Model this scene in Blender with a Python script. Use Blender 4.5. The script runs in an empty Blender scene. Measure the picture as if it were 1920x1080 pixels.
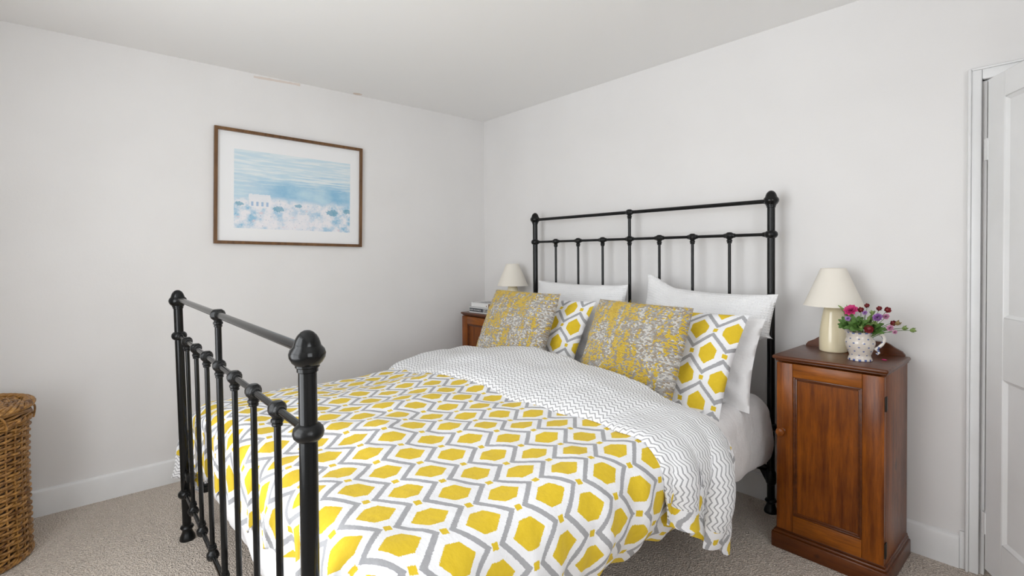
import bpy, bmesh, math, random
from mathutils import Vector, Matrix, noise
PI = math.pi
random.seed(7)
SC = bpy.context.scene
COL = SC.collection

# ---------------------------------------------------------------- camera
def setup_camera():
    f, yaw, pitch, roll, cy = 953.75, math.radians(48.722), math.radians(0.919), math.radians(-0.428), 491.9
    fw = Vector((-math.sin(yaw) * math.cos(pitch), math.cos(yaw) * math.cos(pitch), -math.sin(pitch)))
    rt = Vector((math.cos(yaw), math.sin(yaw), 0)); up = rt.cross(fw)
    r2 = math.cos(roll) * rt + math.sin(roll) * up
    u2 = -math.sin(roll) * rt + math.cos(roll) * up
    cam = bpy.data.cameras.new('camera'); o = bpy.data.objects.new('camera', cam); COL.objects.link(o)
    M = Matrix((r2, u2, -fw)).transposed().to_4x4(); M.translation = Vector((3.420, -2.692, 1.274))
    o.matrix_world = M
    cam.sensor_width = 36; cam.lens = f / 1920 * 36; cam.shift_y = -(540 - cy) / 1920
    cam.clip_start = .05
    SC.camera = o
setup_camera()

# ---------------------------------------------------------------- light
W = bpy.data.worlds.new('overcast_sky'); SC.world = W; W.use_nodes = True
bg = W.node_tree.nodes['Background']
bg.inputs[0].default_value = (0.94, 0.97, 1.0, 1); bg.inputs[1].default_value = 6.3
SC.view_settings.view_transform = 'Standard'; SC.view_settings.look = 'None'
SC.cycles.diffuse_bounces = 5
SC.cycles.adaptive_threshold = .03
SC.cycles.max_bounces = 8; SC.cycles.glossy_bounces = 3
SC.view_settings.exposure = 0.0; SC.view_settings.gamma = 1.0; SC.view_settings.use_curve_mapping = False
# windows of the room: (x0, x1, z0, z1) in the wall at the foot of the bed
ROOM_X, ROOM_Y, ROOM_H = 4.35, -3.35, 2.40
WALL_T = .34                                # thick outer wall, window set at its outer face
WINS = [(1.25, 2.85, 0.40, 2.30)]
FILL_WIN = (-2.95, -1.95, 0.75, 2.20)       # (y0, y1, z0, z1) in the right-hand wall; unseen, added to brighten the left side
for w in WINS:
    l = bpy.data.lights.new('window_portal', 'AREA'); l.shape = 'RECTANGLE'
    l.size = w[1] - w[0]; l.size_y = w[3] - w[2]; l.cycles.is_portal = True
    o = bpy.data.objects.new('window_portal', l); COL.objects.link(o)
    o.location = ((w[0] + w[1]) / 2, ROOM_Y - WALL_T + .02, (w[2] + w[3]) / 2); o.rotation_euler = (PI / 2, 0, 0)

l = bpy.data.lights.new('window_portal', 'AREA'); l.shape = 'RECTANGLE'; l.cycles.is_portal = True  # portal for the added window on the right
l.size = FILL_WIN[1] - FILL_WIN[0]; l.size_y = FILL_WIN[3] - FILL_WIN[2]
o = bpy.data.objects.new('window_portal', l); COL.objects.link(o)
o.location = (ROOM_X + .13, (FILL_WIN[0] + FILL_WIN[1]) / 2, (FILL_WIN[2] + FILL_WIN[3]) / 2); o.rotation_euler = (PI / 2, 0, PI / 2)

# ---------------------------------------------------------------- node helpers
class S:
    """a shader socket with arithmetic"""
    nt = None
    def __init__(s, sock): s.k = sock
    @staticmethod
    def m(op, *a):
        n = S.nt.nodes.new('ShaderNodeMath'); n.operation = op
        for i, x in enumerate(a):
            if isinstance(x, S): S.nt.links.new(x.k, n.inputs[i])
            else: n.inputs[i].default_value = x
        return S(n.outputs[0])
    def __add__(s, b): return S.m('ADD', s, b)
    __radd__ = __add__
    def __sub__(s, b): return S.m('SUBTRACT', s, b)
    def __rsub__(s, b): return S.m('SUBTRACT', b, s)
    def __mul__(s, b): return S.m('MULTIPLY', s, b)
    __rmul__ = __mul__
    def __truediv__(s, b): return S.m('DIVIDE', s, b)
    def lt(s, b): return S.m('LESS_THAN', s, b)
    def gt(s, b): return S.m('GREATER_THAN', s, b)
    def abs(s): return S.m('ABSOLUTE', s)
    def floor(s): return S.m('FLOOR', s)
    def frac(s): return S.m('FRACT', s)
    def max(s, b): return S.m('MAXIMUM', s, b)
    def min(s, b): return S.m('MINIMUM', s, b)
    def pow(s, b): return S.m('POWER', s, b)
    def sin(s): return S.m('SINE', s)
def vec(x, y, z=0.0):
    n = S.nt.nodes.new('ShaderNodeCombineXYZ')
    for i, v in enumerate((x, y, z)):
        if isinstance(v, S): S.nt.links.new(v.k, n.inputs[i])
        else: n.inputs[i].default_value = v
    return S(n.outputs[0])
def sep(v):
    n = S.nt.nodes.new('ShaderNodeSeparateXYZ'); S.nt.links.new(v.k, n.inputs[0]); return [S(o) for o in n.outputs]
def coords(which='Object'):
    n = S.nt.nodes.new('ShaderNodeTexCoord'); return S(n.outputs[which])
def tnoise(v, scale, detail=2.0, rough=.5):
    n = S.nt.nodes.new('ShaderNodeTexNoise'); S.nt.links.new(v.k, n.inputs['Vector'])
    n.inputs['Scale'].default_value = scale; n.inputs['Detail'].default_value = detail; n.inputs['Roughness'].default_value = rough
    return S(n.outputs[0])
def wnoise(v):
    n = S.nt.nodes.new('ShaderNodeTexWhiteNoise'); S.nt.links.new(v.k, n.inputs['Vector']); return S(n.outputs['Value'])
def voro(v, scale):
    n = S.nt.nodes.new('ShaderNodeTexVoronoi'); S.nt.links.new(v.k, n.inputs['Vector']); n.inputs['Scale'].default_value = scale
    return S(n.outputs['Distance'])
def ramp(x, lo, hi):
    n = S.nt.nodes.new('ShaderNodeMapRange'); S.nt.links.new(x.k, n.inputs[0])
    n.inputs[1].default_value = lo; n.inputs[2].default_value = hi; n.clamp = True
    return S(n.outputs[0])
def lin(c):
    if isinstance(c, str):
        c = [int(c[i:i + 2], 16) / 255 for i in (0, 2, 4)]
        c = [x / 12.92 if x <= .04045 else ((x + .055) / 1.055) ** 2.4 for x in c]
    return (c[0], c[1], c[2], 1)
def mix(f, a, b):
    n = S.nt.nodes.new('ShaderNodeMix'); n.data_type = 'RGBA'
    if isinstance(f, S): S.nt.links.new(f.k, n.inputs[0])
    else: n.inputs[0].default_value = f
    for i, c in ((6, a), (7, b)):
        if isinstance(c, S): S.nt.links.new(c.k, n.inputs[i])
        else: n.inputs[i].default_value = lin(c)
    return S(n.outputs[2])
MATS = {}
def material(name, color=None, rough=.6, metal=0, coat=0, spec=.5, sheen=0, build=None):
    """build() returns dict(color=, bump=(height, strength, distance), rough=)"""
    m = bpy.data.materials.new(name); m.use_nodes = True; S.nt = m.node_tree
    p = m.node_tree.nodes['Principled BSDF']
    p.inputs['Roughness'].default_value = rough; p.inputs['Metallic'].default_value = metal
    p.inputs['Coat Weight'].default_value = coat; p.inputs['Coat Roughness'].default_value = .12
    p.inputs['Specular IOR Level'].default_value = spec
    p.inputs['Sheen Weight'].default_value = sheen
    if color is not None: p.inputs['Base Color'].default_value = lin(color)
    if build:
        r = build()
        if 'color' in r: S.nt.links.new(r['color'].k, p.inputs['Base Color'])
        if 'rough' in r: S.nt.links.new(r['rough'].k, p.inputs['Roughness'])
        if 'bump' in r:
            b = S.nt.nodes.new('ShaderNodeBump'); S.nt.links.new(r['bump'][0].k, b.inputs['Height'])
            b.inputs['Strength'].default_value = r['bump'][1]; b.inputs['Distance'].default_value = r['bump'][2]
            S.nt.links.new(b.outputs[0], p.inputs['Normal'])
    MATS[name] = m
    return m

def b_wall():
    c = coords(); n = tnoise(c, 2.2, 4); f = tnoise(c, 90, 2)
    x, y, z = sep(c)
    # bare plaster where the paint has flaked at the top of the left wall
    strip = (z - 2.386 + (y + 1.66) * -.03).abs().lt(.007 + tnoise(c, 25, 3) * .012 - .006) * (y + 1.66).abs().lt(.14) * x.lt(.03)
    col = mix(ramp(n, .35, .65), (.772, .758, .748), (.796, .783, .774))
    col = mix(strip * .45, col, (.62, .47, .36))
    return dict(color=col, bump=(n * 4 + f * .25, .25, .004))
material('wall_paint', rough=.75, spec=.2, build=b_wall)
def b_ceil():
    c = coords(); n = tnoise(c, 1.8, 4); x, y, z = sep(c)
    spot = (((y + 1.14) / .035).pow(2.0) + ((x - .03) / .025).pow(2.0) + tnoise(c, 60, 2)).lt(1.4)
    return dict(color=mix(spot * .6, mix(n, (.90, .893, .885), (.92, .913, .905)), (.66, .50, .38)), bump=(n * 4 + tnoise(c, 70) * .2, .25, .004))
material('ceiling_paint', rough=.8, spec=.2, build=b_ceil)
material('gloss_white_paint', rough=.35, build=lambda: dict(color=mix(ramp(tnoise(coords(), 6, 4), .4, .7), (.80, .80, .80), (.76, .76, .755)), bump=(tnoise(coords(), 30, 3), .12, .003)))
def b_carpet():
    c = coords(); v = voro(c, 150); n = tnoise(c, 170, 2); big = tnoise(c, 3, 3)
    col = mix(ramp(n, .3, .7), (.47, .39, .325), (.89, .79, .69))
    return dict(color=mix(ramp(big, .3, .75) * .25, col, (.60, .50, .42)), bump=(v + n * .5, 1.0, .009))
material('carpet', rough=.95, spec=.1, sheen=.2, build=b_carpet)
material('black_iron', rough=.17, spec=.30, coat=0, build=lambda: dict(color=mix(tnoise(coords(), 40, 2), (.004, .0043, .0045), (.007, .0075, .0075)), bump=(tnoise(coords(), 140, 2), .06, .001)))
material('cast_black_iron', rough=.30, spec=.30, coat=0, build=lambda: dict(color=mix(tnoise(coords(), 40, 2), (.004, .0043, .0045), (.008, .0085, .0085)), bump=(tnoise(coords(), 110, 3), .35, .002)))

def ikat(a, b):
    """rows of yellow lozenges in white cells between grey zigzags; a, b in metres"""
    PU, PV = .150, .115
    v0 = vec(a, b)
    n1 = tnoise(v0, 330, 1) - .5; n2 = tnoise(vec(b, a, 2.0), 120, 1) - .5
    a = a + n1 * .007 + n2 * .003; b = b + n1 * .005 - n2 * .003
    V = b / PV; j = (V + .5).floor(); v = (V - j) * PV
    U = a / PU + j * .5
    u = (U - (U + .5).floor()) * PU
    x = u.abs(); y = v.abs()
    zc = (1.0 - x * (2 / (PU / 2))) * .0345 + PV / 2
    grey = (y - zc).abs().lt(.0102)
    blob = x.lt(.038) * (y + x * .92).lt(.0540) * y.lt(.0530)
    sq = ((x - PU / 2).abs().max(y)).lt(.0098)
    yel = blob.max(sq)
    return grey, yel
def weave_bump(a, b, s=900):
    return (a * s).sin() * (b * s).sin()
def b_ikat():
    uv = coords('UV'); a, b, _ = sep(uv)
    g, y = ikat(a, b)
    n = tnoise(uv, 60, 3)
    yc = mix(n, (.68, .47, .022), (.78, .56, .042)); gc = mix(n, (.34, .34, .355), (.42, .42, .43))
    col = mix(y, mix(g, (.86, .86, .875), gc), yc)
    return dict(color=col, bump=(tnoise(uv, 14, 4, .6) * 3 + tnoise(uv, 500, 1) * .05, .35, .006))
material('ikat_cotton', rough=.85, spec=.15, sheen=.1, build=b_ikat)
def b_chev():
    uv = coords('UV'); a, b, _ = sep(uv)
    t = ((a / .030).frac() - .5).abs() * 2.0
    f = ((b + t * .0125 + (tnoise(uv, 150, 1) - .5) * .002) / .0190).frac()
    line = f.lt(.30)
    col = mix(line, (.85, .85, .86), (.38, .38, .39))
    return dict(color=col, bump=(tnoise(uv, 16, 4, .6) * 3, .35, .006))
material('chevron_cotton', rough=.85, spec=.15, sheen=.1, build=b_chev)
def b_tweed():
    uv = coords('UV'); a, b, _ = sep(uv)
    a = a + (tnoise(uv, 40, 2) - .5) * .006; b = b + (tnoise(uv + 3.0, 40, 2) - .5) * .006
    PA, PB = .0100, .0062
    cb = (b / PB).floor(); A = a / PA + cb * .5; ca = A.floor()
    chk = ((ca + cb) * .5).frac().gt(.25)
    wa = tnoise(vec(a * 27, b * 4.5), 1.5, 1, .5)      # warp yarn colour
    wb = tnoise(vec(a * 5.5, b * 25, 7.0), 1.5, 1, .5)  # weft yarn colour
    big = tnoise(vec(a * 7, b * 4.5, 3.0), 1.5, 1)
    r = wnoise(vec(ca, cb))
    s = wa * (chk * .25 + .22) + wb * (.37 - chk * .25) + big * .41
    yellow = (s + (r - .5) * .15).gt(.52)
    grey = mix(r, (.33, .315, .31), (.78, .74, .69))
    grey = mix(r.gt(.64), grey, (.86, .83, .78))
    grey = mix(r.lt(.25), grey, (.46, .37, .27))
    col = mix(yellow, grey, mix(r, (.76, .47, .015), (.90, .64, .06)))
    fa = (A.frac() - .5).abs(); fb = ((b / PB).frac() - .5).abs()
    h = (1.0 - fa * fa * 3.0) * (1.0 - fb * fb * 3.6) + r * .5
    col = mix(ramp(fb, .34, .5) * .22 + ramp(fa, .38, .5) * .14, col, (.20, .17, .12))
    return dict(color=col, bump=(h, .9, .006))
material('tweed_weave', rough=.95, spec=.1, sheen=.3, build=b_tweed)
def b_waffle():
    uv = coords('UV'); a, b, _ = sep(uv)
    fa = ((a / .013).frac() - .5).abs(); fb = ((b / .013).frac() - .5).abs()
    return dict(color=mix(tnoise(uv, 10, 2), (.86, .86, .87), (.88, .88, .88)), bump=(fa.max(fb) * 2 + tnoise(uv, 12, 3) * 2, .55, .005))
material('waffle_cotton', rough=.9, spec=.1, sheen=.1, build=b_waffle)
material('white_cotton', rough=.9, spec=.1, sheen=.1, build=lambda: dict(color=mix(tnoise(coords(), 8, 2), (.85, .84, .84), (.88, .87, .87)), bump=(tnoise(coords(), 11, 5, .6) * 2 + tnoise(coords(), 500, 1) * .03, .5, .012)))
def b_wood(dark, light, sc=1.0, axis='z'):
    def f():
        c = coords(); x, y, z = sep(c)
        v = vec(x * 16, y * 16, z * 1.3) if axis == 'z' else vec(x * 1.3, y * 16, z * 16)
        n = tnoise(v, 3.0 * sc, 5, .62); n2 = tnoise(v, 22 * sc, 3, .6); b = tnoise(c, 5, 3)
        k = ramp(tnoise(c, 9, 1), .76, .80)
        col = mix(ramp(n * .7 + b * .3, .34, .66), dark, light)
        col = mix(ramp(n2, .45, .75) * .35, col, [q * .45 for q in dark])
        col = mix(k * .7, col, [q * .35 for q in dark])
        return dict(color=col, bump=(n2, .08, .001), rough=.22 + n2 * .2)
    return f
material('waxed_wood', rough=.35, coat=.06, spec=.3, build=b_wood((.085, .017, .0012), (.30, .080, .0045)))
material('waxed_wood_cross', rough=.35, coat=.06, spec=.3, build=b_wood((.13, .031, .002), (.38, .112, .008), axis='x'))
material('dark_waxed_wood', rough=.28, coat=.12, spec=.4, build=b_wood((.055, .012, .0015), (.15, .037, .004), axis='x'))
material('frame_wood', rough=.45, build=b_wood((.085, .035, .010), (.20, .095, .030), axis='z'))
material('dark_metal', (.03, .025, .02), rough=.5, metal=.6)
material('cream_glaze', rough=.14, coat=.4, build=lambda: dict(color=mix(tnoise(coords(), 9, 2), (.82, .72, .49), (.86, .77, .54))))
material('cream_shade', rough=.8, spec=.2, build=lambda: dict(color=mix(tnoise(coords(), 3, 2), (.79, .74, .66), (.82, .78, .70)), bump=(tnoise(coords(), 300, 1), .15, .001)))
material('brass', (.55, .38, .14), rough=.35, metal=1)
material('book_white', (.80, .80, .79), rough=.4)
material('book_navy', (.030, .036, .045), rough=.35)
material('book_pages', rough=.9, build=lambda: dict(color=mix((sep(coords())[2] * 2600).sin() * .5 + .5, (.72, .66, .55), (.85, .80, .70))))
material('book_brown', (.36, .22, .13), rough=.6)
material('print_ink_white', (.78, .78, .78), rough=.5)
def b_photo():
    c = coords(); n = tnoise(c, 120, 3); return dict(color=mix(ramp(n, .4, .6), (.05, .055, .06), (.55, .55, .56)))
material('print_photo', rough=.4, build=b_photo)
def b_jug():
    uv = coords('UV'); a, b, _ = sep(uv)
    A = a * 9.0; B = b * 7.0
    j = B.floor(); u = (A + j * .5).frac() - .5; v = B.frac() - .5
    dot = ((u * u) * 1.6 + v * v).lt(.022) * b.gt(.2) * b.lt(.82)
    dash = ((a * 13.0).frac().lt(.46)) * (b.lt(.075).max(b.gt(.955)))
    base = mix(tnoise(coords(), 30, 3), (.60, .54, .47), (.69, .63, .57))
    col = mix(dot.max(dash), base, mix(tnoise(uv, 60, 2), (.05, .09, .27), (.14, .19, .40)))
    return dict(color=col, bump=(tnoise(coords(), 40, 2), .1, .002))
material('spotted_glaze', rough=.16, coat=.4, build=b_jug)
material('jug_glaze', rough=.16, coat=.4, build=lambda: dict(color=mix(tnoise(coords(), 60, 2).gt(.56), (.74, .69, .63), (.10, .14, .30))))
for nm, c1, c2 in (('leaf_green', (.035, .10, .015), (.12, .23, .045)), ('leaf_light', (.13, .22, .05), (.28, .36, .12)), ('petal_magenta', (.42, .012, .10), (.66, .04, .22)),
                   ('petal_lilac', (.36, .16, .50), (.56, .32, .66)), ('petal_purple', (.20, .06, .30), (.42, .18, .50)), ('petal_pink', (.50, .17, .32), (.68, .36, .50)),
                   ('petal_maroon', (.07, .006, .010), (.26, .018, .020)), ('bud_brown', (.22, .14, .05), (.34, .24, .10))):
    material(nm, rough=.6, build=lambda c1=c1, c2=c2: dict(color=mix(tnoise(coords(), 130, 2), c1, c2)))
def b_wicker():
    c = coords(); n = tnoise(c, 28, 3, .6); n2 = tnoise(c, 160, 2)
    col = mix(ramp(n, .32, .68), (.105, .036, .006), (.47, .235, .058))
    return dict(color=mix(ramp(n2, .5, .8) * .4, col, (.56, .36, .13)), bump=(n2, .25, .002))
material('wicker', rough=.45, coat=.1, build=b_wicker)
material('wicker_gap_shade', (.05, .025, .010), rough=.8)  # near-black brown, shade between the strands put into the colour
def b_art():
    uv = coords('UV'); a, b, _ = sep(uv)
    st = tnoise(vec(a * 1.6, b * 13), 2.2, 3, .6); wash = tnoise(uv, 3.2, 4, .6); fine = tnoise(vec(a * 1.5, b), 38, 3, .7); mid = tnoise(vec(a * 1.5, b, 4.0), 6.5, 3, .65)
    sky = mix(ramp(st, .42, .62), (.56, .70, .78), (.74, .80, .82))
    band = ramp(b + (wash - .5) * .25, .30, .38) * (1.0 - ramp(b + (st - .5) * .5, .58, .72))
    sea = mix(ramp(wash, .35, .65), (.24, .48, .68), (.50, .68, .78))
    col = mix(band * (ramp(a, .05, .45) * .6 + .4), sky, sea)
    land = 1.0 - ramp(b + (wash - .5) * .20, .34, .42)
    lc = mix(ramp(mid, .40, .60), (.30, .53, .70), (.82, .82, .84))
    lc = mix(ramp(mid + (a - .5).abs() * -.5, .18, .46) * .8, lc, (.82, .80, .83))
    lc = mix(ramp(fine, .63, .69) * .8, lc, (.16, .28, .44))
    lc = mix(ramp(tnoise(vec(a, b, 9.0), 16, 2), .66, .74) * .6, lc, (.74, .58, .62))
    col = mix(land, col, lc)
    # a plain white house and a few blue-green tree daubs
    hs = (a - .20).abs().lt(.085 + (mid - .5) * .03) * (b - .36).abs().lt(.085 + (fine - .5) * .05)
    col = mix(hs * .85, col, (.82, .81, .83))
    ar = ((((a - .12) * 25).frac() - .5).abs().lt(.22)) * (b - .32).abs().lt(.028) * (a - .20).abs().lt(.075)
    col = mix(ar * .7, col, (.20, .38, .62))
    for (tx, ty, tr) in ((.04, .31, .035), (.35, .27, .05), (.83, .27, .06), (.97, .30, .045), (.52, .33, .035)):
        d = (((a - tx) / tr).pow(2.0) + ((b - ty) / (tr * .8)).pow(2.0)) + (fine - .5) * 3.2
        col = mix(d.lt(.8) * .75, col, (.10, .34, .48))
    return dict(color=col)
material('watercolour_print', rough=.5, build=b_art)
material('mount_board', (.83, .83, .835), rough=.6)
mg = material('picture_glass', (1, 1, 1), rough=.02); mg.node_tree.nodes['Principled BSDF'].inputs['Transmission Weight'].default_value = 1; mg.node_tree.nodes['Principled BSDF'].inputs['IOR'].default_value = 1.1

# ---------------------------------------------------------------- mesh helpers
class MB:
    def __init__(s): s.v = []; s.f = []; s.uv = []; s.mi = []
    def add(s, vs, fs, uv=None, mi=0):
        o = len(s.v); s.v += [tuple(q) for q in vs]
        s.uv += list(uv) if uv else [(0, 0)] * len(vs)
        s.f += [tuple(i + o for i in f) for f in fs]; s.mi += ([mi] * len(fs) if isinstance(mi, int) else list(mi))
        return s
    def tube(s, pts, r, n=10, cap=True, closed=False, mi=0):
        pts = [Vector(q) for q in pts]; N = len(pts); rr = r if isinstance(r, (list, tuple)) else [r] * N
        T = []
        for i in range(N):
            a = pts[(i - 1) % N] if (closed or i > 0) else pts[i]; b = pts[(i + 1) % N] if (closed or i < N - 1) else pts[i]
            T.append((b - a).normalized())
        u = T[0].orthogonal().normalized(); vs = []
        for i in range(N):
            u = (u - T[i] * u.dot(T[i])).normalized(); w = T[i].cross(u)
            for k in range(n):
                a = 2 * PI * k / n; vs.append(pts[i] + (u * math.cos(a) + w * math.sin(a)) * rr[i])
        fs = []
        for i in range(N if closed else N - 1):
            j = (i + 1) % N
            for k in range(n): fs.append((i * n + k, i * n + (k + 1) % n, j * n + (k + 1) % n, j * n + k))
        if cap and not closed: fs.append(tuple(range(n - 1, -1, -1))); fs.append(tuple((N - 1) * n + k for k in range(n)))
        return s.add(vs, fs, mi=mi)
    def lathe(s, prof, n=24, M=None, mi=0, uvh=None):
        """prof: (r, z) from bottom to top, about z; M transforms"""
        vs = []; fs = []; uv = []
        zs = [q[1] for q in prof]; z0, z1 = min(zs), max(zs)
        for r, z in prof:
            for k in range(n + 1):
                a = 2 * PI * k / n; vs.append(Vector((r * math.cos(a), r * math.sin(a), z))); uv.append((k / n, (z - z0) / max(1e-6, z1 - z0)))
        for i in range(len(prof) - 1):
            for k in range(n):
                a = i * (n + 1) + k; fs.append((a, a + 1, a + n + 2, a + n + 1))
        if prof[0][0] > 1e-5: fs.append(tuple(range(n - 1, -1, -1)))
        if prof[-1][0] > 1e-5: fs.append(tuple((len(prof) - 1) * (n + 1) + k for k in range(n)))
        if M: vs = [M @ q for q in vs]
        return s.add(vs, fs, uv, mi)
    def box(s, lo, hi, bev=0.0, seg=2, M=None, mi=0):
        bm = bmesh.new(); bmesh.ops.create_cube(bm, size=1)
        d = [hi[i] - lo[i] for i in range(3)]; c = [(hi[i] + lo[i]) / 2 for i in range(3)]
        for v in bm.verts: v.co = Vector([v.co[i] * d[i] + c[i] for i in range(3)])
        if bev > 0: bmesh.ops.bevel(bm, geom=list(bm.edges), offset=min(bev, min(d) * .49), segments=seg, profile=.5, affect='EDGES')
        bm.verts.index_update(); vs = [v.co.copy() for v in bm.verts]; fs = [[v.index for v in f.verts] for f in bm.faces]; bm.free()
        if M: vs = [M @ q for q in vs]
        return s.add(vs, fs, mi=mi)
    def prism(s, pts, d, M=None, mi=0):
        """pts: outline as 3-d points, d: thickness vector"""
        n = len(pts); d = Vector(d); a = [Vector(q) for q in pts]; vs = a + [q + d for q in a]
        fs = [tuple(range(n - 1, -1, -1)), tuple(range(n, 2 * n))] + [(i, (i + 1) % n, n + (i + 1) % n, n + i) for i in range(n)]
        if M: vs = [M @ q for q in vs]
        return s.add(vs, fs, mi=mi)
    def grid(s, P, uv=None, mi=0, closed_u=False):
        R = len(P); C = len(P[0]); vs = [q for row in P for q in row]
        fs = [(i * C + j, i * C + j + 1, (i + 1) * C + j + 1, (i + 1) * C + j) for i in range(R - 1) for j in range(C - 1)]
        return s.add(vs, fs, [q for row in uv for q in row] if uv else None, mi)
    def mesh(s, name, mats, angle=38, org=(0, 0, 0), weld=True):
        me = bpy.data.meshes.new(name); o = Vector(org)
        me.from_pydata([Vector(q) - o for q in s.v], [], s.f)
        u = me.uv_layers.new(name='UVMap')
        for lp in me.loops: u.data[lp.index].uv = s.uv[lp.vertex_index]
        for p, m in zip(me.polygons, s.mi): p.material_index = m
        bm = bmesh.new(); bm.from_mesh(me)
        if weld: bmesh.ops.remove_doubles(bm, verts=bm.verts, dist=1e-5)
        bmesh.ops.recalc_face_normals(bm, faces=bm.faces); bm.to_mesh(me); bm.free()
        for p in me.polygons: p.use_smooth = True
        me.set_sharp_from_angle(angle=math.radians(angle))
        for m in (mats if isinstance(mats, (list, tuple)) else [mats]): me.materials.append(MATS[m])
        return me
    def build(s, name, mats, parent=None, org=(0, 0, 0), **k):
        return obj(name, s.mesh(name, mats, org=org, **k), parent)
def obj(name, me, parent=None, loc=(0, 0, 0)):
    o = bpy.data.objects.new(name, me); COL.objects.link(o); o.location = loc
    if parent: o.parent = parent
    return o
def tag(o, label=None, cat=None, group=None, kind=None):
    for k, v in (('label', label), ('category', cat), ('group', group), ('kind', kind)):
        if v: o[k] = v
    return o
def thing(name, label, cat, loc=(0, 0, 0), group=None):
    o = bpy.data.objects.new(name, None); COL.objects.link(o); o.location = loc; o.empty_display_size = .1
    return tag(o, label, cat, group)
def copy_tree(o, parent=None):
    c = o.copy(); COL.objects.link(c); c.parent = parent
    for ch in list(o.children): copy_tree(ch, c)
    return c
def struct(name, mb, mats, parent=None, **k):
    o = mb.build(name, mats, parent, **k)
    if not parent: o['kind'] = 'structure'
    return o
def sm(t): t = max(0., min(1., t)); return t * t * (3 - 2 * t)
def lerp(a, b, t): return a + (b - a) * t
def interp(x, pts):
    if x <= pts[0][0]: return pts[0][1]
    for (a, b), (c, d) in zip(pts, pts[1:]):
        if x <= c: return lerp(b, d, (x - a) / (c - a))
    return pts[-1][1]

# ---------------------------------------------------------------- the room
H = ROOM_H; XM = ROOM_X; YM = ROOM_Y
DO0, DO1, DZ = 3.150, 3.925, 1.935          # door opening in the back wall
struct('floor', MB().box((-.1, YM - .3, -.1), (XM + .1, 1.3, 0)), 'carpet')
struct('ceiling', MB().box((-.1, YM - .3, H), (XM + .1, 1.3, H + .1)), 'ceiling_paint')
struct('wall_left', MB().box((-.15, YM - .15, 0), (0, 0.15, H)), 'wall_paint')
struct('wall_back', MB().box((0, 0, 0), (DO0, .15, H)).box((DO1, 0, 0), (XM, .15, H)).box((DO0, 0, DZ), (DO1, .15, H)), 'wall_paint', weld=False)
sw = FILL_WIN
struct('wall_right', MB().box((XM, YM - .15, 0), (XM + .15, sw[0], H)).box((XM, sw[1], 0), (XM + .15, .15, H)).box((XM, sw[0], 0), (XM + .15, sw[1], sw[2])).box((XM, sw[0], sw[3]), (XM + .15, sw[1], H)), 'wall_paint', weld=False)
fr = MB(); t = .045; xa, xb = XM + .06, XM + .11
fr.box((xa, sw[0], sw[2]), (xb, sw[0] + t, sw[3]), .004).box((xa, sw[1] - t, sw[2]), (xb, sw[1], sw[3]), .004).box((xa, sw[0], sw[2]), (xb, sw[1], sw[2] + t), .004).box((xa, sw[0], sw[3] - t), (xb, sw[1], sw[3]), .004)
o = struct('window_2', fr, 'gloss_white_paint', weld=False)  # unseen window added as fill for left wall, floor and ceiling
MB().box((xa + .01, (sw[0] + sw[1]) / 2 - .016, sw[2]), (xb - .01, (sw[0] + sw[1]) / 2 + .016, sw[3]), .004).build('glazing_bar', 'gloss_white_paint', o)
MB().box((xa + .008, sw[0], 1.45), (xb - .008, sw[1], 1.49), .004).build('glazing_bar', 'gloss_white_paint', o)
MB().box((XM - .03, sw[0] + .002, sw[2]), (xa, sw[1] - .002, sw[2] + .025), .005).build('window_sill', 'gloss_white_paint', o)
mb = MB(); xs = [0] + [q for w in WINS for q in w[:2]] + [XM]
for i in range(0, len(xs), 2): mb.box((xs[i], YM - WALL_T, 0), (xs[i + 1], YM, H))
for w in WINS: mb.box((w[0], YM - WALL_T, 0), (w[1], YM, w[2])); mb.box((w[0], YM - WALL_T, w[3]), (w[1], YM, H))
struct('wall_front', mb, 'wall_paint', weld=False)
struct('wall_hall', MB().box((2.6, 1.15, 0), (4.4, 1.25, H)).box((2.5, .15, 0), (2.6, 1.25, H)).box((4.4, .15, 0), (4.5, 1.25, H)), 'wall_paint', weld=False)
for i, w in enumerate(WINS):
    fr = MB(); t = .05; y0, y1 = YM - WALL_T + .04, YM - WALL_T + .09
    fr.box((w[0], y0, w[2]), (w[0] + t, y1, w[3]), .004).box((w[1] - t, y0, w[2]), (w[1], y1, w[3]), .004)
    fr.box((w[0], y0, w[2]), (w[1], y1, w[2] + t), .004).box((w[0], y0, w[3] - t), (w[1], y1, w[3]), .004)
    cx = (w[0] + w[1]) / 2; cz = (w[2] + w[3]) / 2
    o = struct('window_%d' % (i + 1), fr, 'gloss_white_paint', weld=False)
    MB().box((cx - .018, y0 + .01, w[2]), (cx + .018, y1 - .01, w[3]), .004).build('glazing_bar', 'gloss_white_paint', o)
    MB().box((w[0], y0 + .008, cz - .022), (w[1], y1 - .008, cz + .022), .004).build('glazing_bar', 'gloss_white_paint', o)
    MB().box((w[0] + .002, y1, w[2]), (w[1] - .002, YM + .03, w[2] + .025), .006).build('window_sill', 'gloss_white_paint', o)
def baseboard(name, a, b, nrm):
    """a->b along the wall, nrm: into the room"""
    a, b, n = Vector(a), Vector(b), Vector(nrm)
    prof = [(0, 0), (.018, 0), (.018, .112), (.015, .122), (.008, .128), (0, .130)]
    pts = [a + n * q[0] + Vector((0, 0, q[1])) for q in prof]
    struct(name, MB().prism(pts, b - a), 'gloss_white_paint', angle=25)
baseboard('baseboard_left', (0, YM, 0), (0, 0, 0), (1, 0, 0))
baseboard('baseboard_back', (.018, 0, 0), (3.078, 0, 0), (0, -1, 0))
baseboard('baseboard_right', (XM, 0, 0), (XM, YM, 0), (-1, 0, 0))
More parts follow.
